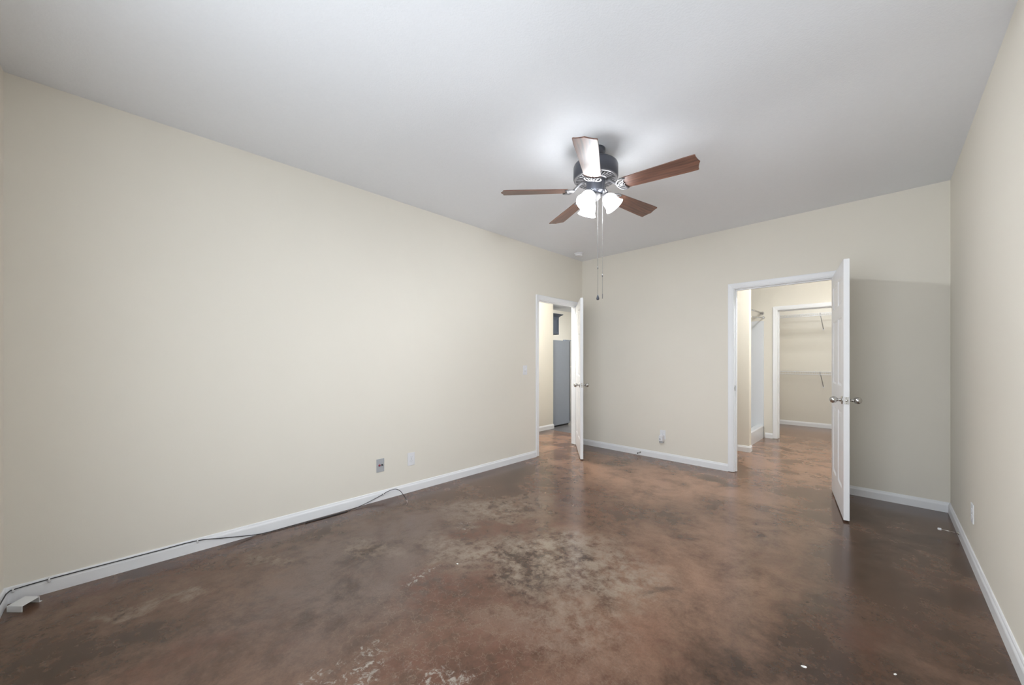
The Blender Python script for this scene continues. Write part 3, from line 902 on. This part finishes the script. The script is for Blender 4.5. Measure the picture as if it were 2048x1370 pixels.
# paint chips on the floor
for (x, y, r, rot, lab) in ((2.983, 2.41, 0.0095, 20, 'largest white paint chip, on bare brown floor at the bottom of the photo'),
                            (3.247, 2.62, 0.006, 60, 'tiny white chip on the dark strip of floor by the wall with the slanted outlet'),
                            (1.349, 1.879, 0.007, 10, 'small white chip among the grey blotches in the middle of the floor')):
    mb = MB(); rnd = random.Random(int(x * 1000))
    mb.prism([(r * (1 + rnd.uniform(-.2, .2)) * cos(a), r * 0.6 * (1 + rnd.uniform(-.2, .2)) * sin(a)) for a in [2 * pi * i / 10 for i in range(10)]], 0, 0.002)
    o = mb.build('paint_chip', M_chip); o.location = (x, y, 0.0005); o.rotation_euler = (0, 0, R(rot))
    tag(o, lab, 'paint chip', 'paint chips on the floor')

# ------------------------------------------------------------------ kitchen seen through the hall doorway
FRX, FRY0, FRY1 = -1.165, 5.945, 6.500
fr = empty('refrigerator', (FRX - 0.38, (FRY0 + FRY1) / 2, 0))
tag(fr, 'tall grey refrigerator seen side-on through the hall doorway', 'refrigerator')
def loc(p): return (p[0] - (FRX - 0.38), p[1] - (FRY0 + FRY1) / 2, p[2])
mb = MB(); mb.box(loc((FRX - 0.76, FRY0, 0.028)), loc((FRX, FRY1, 1.640)), bevel=0.006); mb.build('body', M_fridge, fr)
mb = MB(); mb.box(loc((FRX - 0.74, FRY0 + 0.04, 0.0)), loc((FRX - 0.02, FRY1 - 0.02, 0.030))); mb.build('kick_plate', M_black, fr)
mb = MB(); mb.box(loc((FRX - 0.755, FRY1, 0.07)), loc((FRX - 0.006, FRY1 + 0.018, 1.635))); mb.build('door_gasket', M_black, fr)
for a, b, nm in ((0.06, 1.13, 'door'), (1.14, 1.645, 'freezer_door')):
    mb = MB(); mb.box(loc((FRX - 0.76, FRY1 + 0.018, a)), loc((FRX, FRY1 + 0.085, b)), bevel=0.008); d_ = mb.build(nm, M_steel, fr)
    mb = MB(); za, zb_ = (0.45, 1.08) if nm == 'door' else (1.19, 1.55)
    xx = FRX - 0.06
    mb.tube([loc((xx, FRY1 + 0.085, za)), loc((xx, FRY1 + 0.125, za + 0.01)), loc((xx, FRY1 + 0.130, za + 0.05)), loc((xx, FRY1 + 0.130, zb_ - 0.05)), loc((xx, FRY1 + 0.125, zb_ - 0.01)), loc((xx, FRY1 + 0.085, zb_))], 0.012, 10)
    mb.build('handle', M_black if nm == 'door' else M_steel, d_)
mb = MB(); mb.box(loc((FRX - 0.07, FRY1 - 0.13, 1.640)), loc((FRX - 0.01, FRY1 + 0.07, 1.660)), bevel=0.005); mb.build('hinge_cover', M_fridge, fr)
mb = MB(); mb.box(loc((FRX - 0.05, FRY1 + 0.0, 0.04)), loc((FRX + 0.002, FRY1 + 0.08, 0.058))); mb.build('lower_hinge', M_steel, fr)

# wall cabinet on the far kitchen wall
CBX = KX + 0.33                          # face of the cabinet
CB = (8.02, 8.93, 1.985, 2.475)          # y0, y1, z0, z1
cab = empty('wall_cabinet', (KX + 0.17, CB[1] - 0.4, CB[2]))
tag(cab, 'dark slate wall cabinet with a flared crown, high above the refrigerator', 'cabinet')
def locc(p): return (p[0] - cab.location.x, p[1] - cab.location.y, p[2] - cab.location.z)
mb = MB(); mb.box(locc((KX + 0.004, CB[0], CB[2])), locc((CBX, CB[1], CB[3]))); mb.build('body', M_cab, cab)
for a, b in ((CB[0] + 0.01, CB[0] + 0.44), (CB[0] + 0.45, CB[1] - 0.035)):
    mb = MB(); mb.box(locc((CBX, a, CB[2] + 0.012)), locc((CBX + 0.02, b, CB[3] - 0.012)), bevel=0.003)
    for q in ((a, a + 0.06, CB[2] + 0.012, CB[3] - 0.012), (b - 0.06, b, CB[2] + 0.012, CB[3] - 0.012), (a + 0.06, b - 0.06, CB[2] + 0.012, CB[2] + 0.072), (a + 0.06, b - 0.06, CB[3] - 0.072, CB[3] - 0.012)):
        mb.box(locc((CBX + 0.018, q[0], q[2])), locc((CBX + 0.028, q[1], q[3])))
    mb.build('door', M_cab, cab)
mb = MB()
sec = []
for dz, o_ in ((0.0, 0.006), (0.012, 0.012), (0.03, 0.030), (0.06, 0.075), (0.072, 0.090), (0.085, 0.092)):
    zz = CB[3] + dz
    sec.append([locc((KX + 0.004, CB[0] - o_, zz)), locc((CBX + o_, CB[0] - o_, zz)), locc((CBX + o_, CB[1] + o_, zz)), locc((KX + 0.004, CB[1] + o_, zz))])
mb.loft(sec); mb.build('crown_moulding', M_cab, cab)

# ------------------------------------------------------------------ bathroom and closet
sh = empty('shower_stall', (1.4, (SY1 + BY) / 2, 0))
tag(sh, 'white moulded shower stall with a raised curb, behind the stub wall', 'shower')
def locs(p): return (p[0] - 1.4, p[1] - (SY1 + BY) / 2, p[2])
AX = 1.835
mb = MB()
SA, SB = SY1 + 0.002, BY - 0.002
mb.box(locs((0.90, SA, 0)), locs((0.92, SB, 1.90))); mb.box(locs((0.92, SB - 0.022, 0)), locs((AX, SB, 1.90))); mb.box(locs((0.92, SA, 0)), locs((AX, SA + 0.022, 1.90)))
mb.build('surround', M_shower, sh)
mb = MB()
mb.box(locs((0.92, SY1 + 0.022, 0.0)), locs((AX - 0.10, BY - 0.022, 0.05)))
mb.prism([(AX - 0.12 - 1.4, 0.0), (AX - 1.4, 0.0), (AX - 1.4, 0.185), (AX - 0.012 - 1.4, 0.20), (AX - 0.09 - 1.4, 0.20), (AX - 0.105 - 1.4, 0.19)], -(BY - SY1) / 2 + 0.003, (BY - SY1) / 2 - 0.003, Matrix.Rotation(R(90), 4, 'X'))
mb.build('curb', M_shower, sh)


def rod(name, a, b, r, label, rot_flange=True):
    o = empty(name, a)
    d = Vector(b) - Vector(a)
    mb = MB(); mb.tube([(0, 0, 0), d], r, 12); mb.build('bar', M_chrome, o)
    for p, dd in ((Vector((0, 0, 0)), d), (d, -d)):
        mb = MB(); mb.lathe([(r * 2.2, 0), (r * 2.2, 0.006), (r * 1.8, 0.016), (r * 1.3, 0.020), (r * 1.3, 0.034)], 20, frame(dd, p)); mb.build('flange', M_chrome, o)
    return tag(o, label, 'rod')


rod('shower_rod', (1.812, SY1 + 0.001, 2.015), (1.812, BY - 0.001, 2.028), 0.0125, 'chrome shower curtain rod level across the top of the shower stall')
rod('towel_rod', (1.897, SY1 + 0.001, 1.865), (1.830, BY - 0.001, 1.955), 0.0095, 'thin chrome rod slanting below the shower curtain rod')


def wire_shelf(z, label, lip=0.045):
    """ventilated closet shelf: cross wires, front and back rods, hanging rail, braces and wall clips"""
    xa, xb = 1.21, 3.55
    o = empty('wire_shelf', ((xa + xb) / 2, CY, z))
    tag(o, label, 'shelf', 'wire shelves in the closet')
    ox = (xa + xb) / 2
    mb = MB(); dep = 0.30
    mb.tube([(xa - ox, -0.006, 0), (xb - ox, -0.006, 0)], 0.0032, 6)
    mb.tube([(xa - ox, -dep, 0), (xb - ox, -dep, 0)], 0.0045, 6)
    mb.tube([(xa - ox, -0.14, -0.003), (xb - ox, -0.14, -0.003)], 0.003, 6)
    n = int((xb - xa) / 0.0254)
    for i in range(n + 1):
        x = xa - ox + i * 0.0254
        mb.tube([(x, -0.004, 0.002), (x, -dep, 0.002), (x, -dep - 0.002, -lip)], 0.0021, 5, caps=False)
    mb.build('wire_deck', M_wire, o)
    mb = MB(); mb.tube([(xa - ox, -dep - 0.002, -lip), (xb - ox, -dep - 0.002, -lip)], 0.0052, 8); mb.build('front_rod', M_wire, o)
    for bx in (1.45, 2.405, 3.35):
        mb = MB()
        a = Vector((bx - ox, -dep + 0.01, -0.012)); b = Vector((bx + 0.022 - ox, -0.010, -0.275))
        mb.tube([a, b], 0.0065, 8); mb.box((bx - ox - 0.006, -dep - 0.006, -lip), (bx - ox + 0.006, -dep + 0.012, 0.006))
        br_ = mb.build('brace', M_brace, o); tag(br_, 'grey diagonal brace')
        mb = MB(); mb.box((bx + 0.022 - ox - 0.010, -0.014, -0.300), (bx + 0.022 - ox + 0.010, 0.0, -0.262)); mb.build('brace_foot', M_wire, br_)
    for bx in (1.35, 1.68, 2.00, 2.29, 2.62, 2.95, 3.28):
        mb = MB(); mb.box((bx - ox - 0.008, -0.016, -0.022), (bx - ox + 0.008, 0, 0.008)); mb.build('wall_clip', M_wire, o)
    return o


wire_shelf(2.115, 'upper white wire shelf near the top of the closet end wall')
wire_shelf(1.045, 'lower white wire shelf at waist height on the closet end wall')


def dome_lamp(name, loc, r, label, material):
    o = empty(name, loc); tag(o, label, 'ceiling light')
    mb = MB(); mb.lathe([(0, 0), (r, 0), (r, -0.02), (r * 0.95, -0.025)], 36); mb.build('base', M_nickel, o)
    mb = MB(); mb.lathe([(r * 0.93, -0.022), (r * 0.88, -0.05), (r * 0.6, -0.08), (r * 0.3, -0.092), (0, -0.095)], 36, caps=False); mb.build('diffuser', material, o)


def glow(name, watts, r):
    return emitter(name, (0.96, 0.99, 1.0), watts / (pi * 2.2 * pi * r * r))


dome_lamp('ceiling_light', (-0.60, 4.55, H), 0.15, 'unseen flush ceiling light added for the hall outside the bedroom', glow('hall_diffuser', HALL_W, 0.15))  # fixture out of view, added to light the hall
dome_lamp('ceiling_light', (-1.9, 8.6, H), 0.20, 'unseen flush ceiling light added for the kitchen beyond the hall', glow('kitchen_diffuser', KITCHEN_W, 0.20))  # no fixture in view; added so the kitchen is lit
dome_lamp('ceiling_light', (2.85, 5.78, H), 0.18, 'flush ceiling light in the bathroom in front of the shower', glow('bath_diffuser', BATH_W, 0.18))
dome_lamp('ceiling_light', (2.5, 8.6, H), 0.12, 'unseen flush ceiling light added inside the closet', glow('closet_diffuser', CLOSET_W, 0.12))  # unseen fixture, added to light the closet
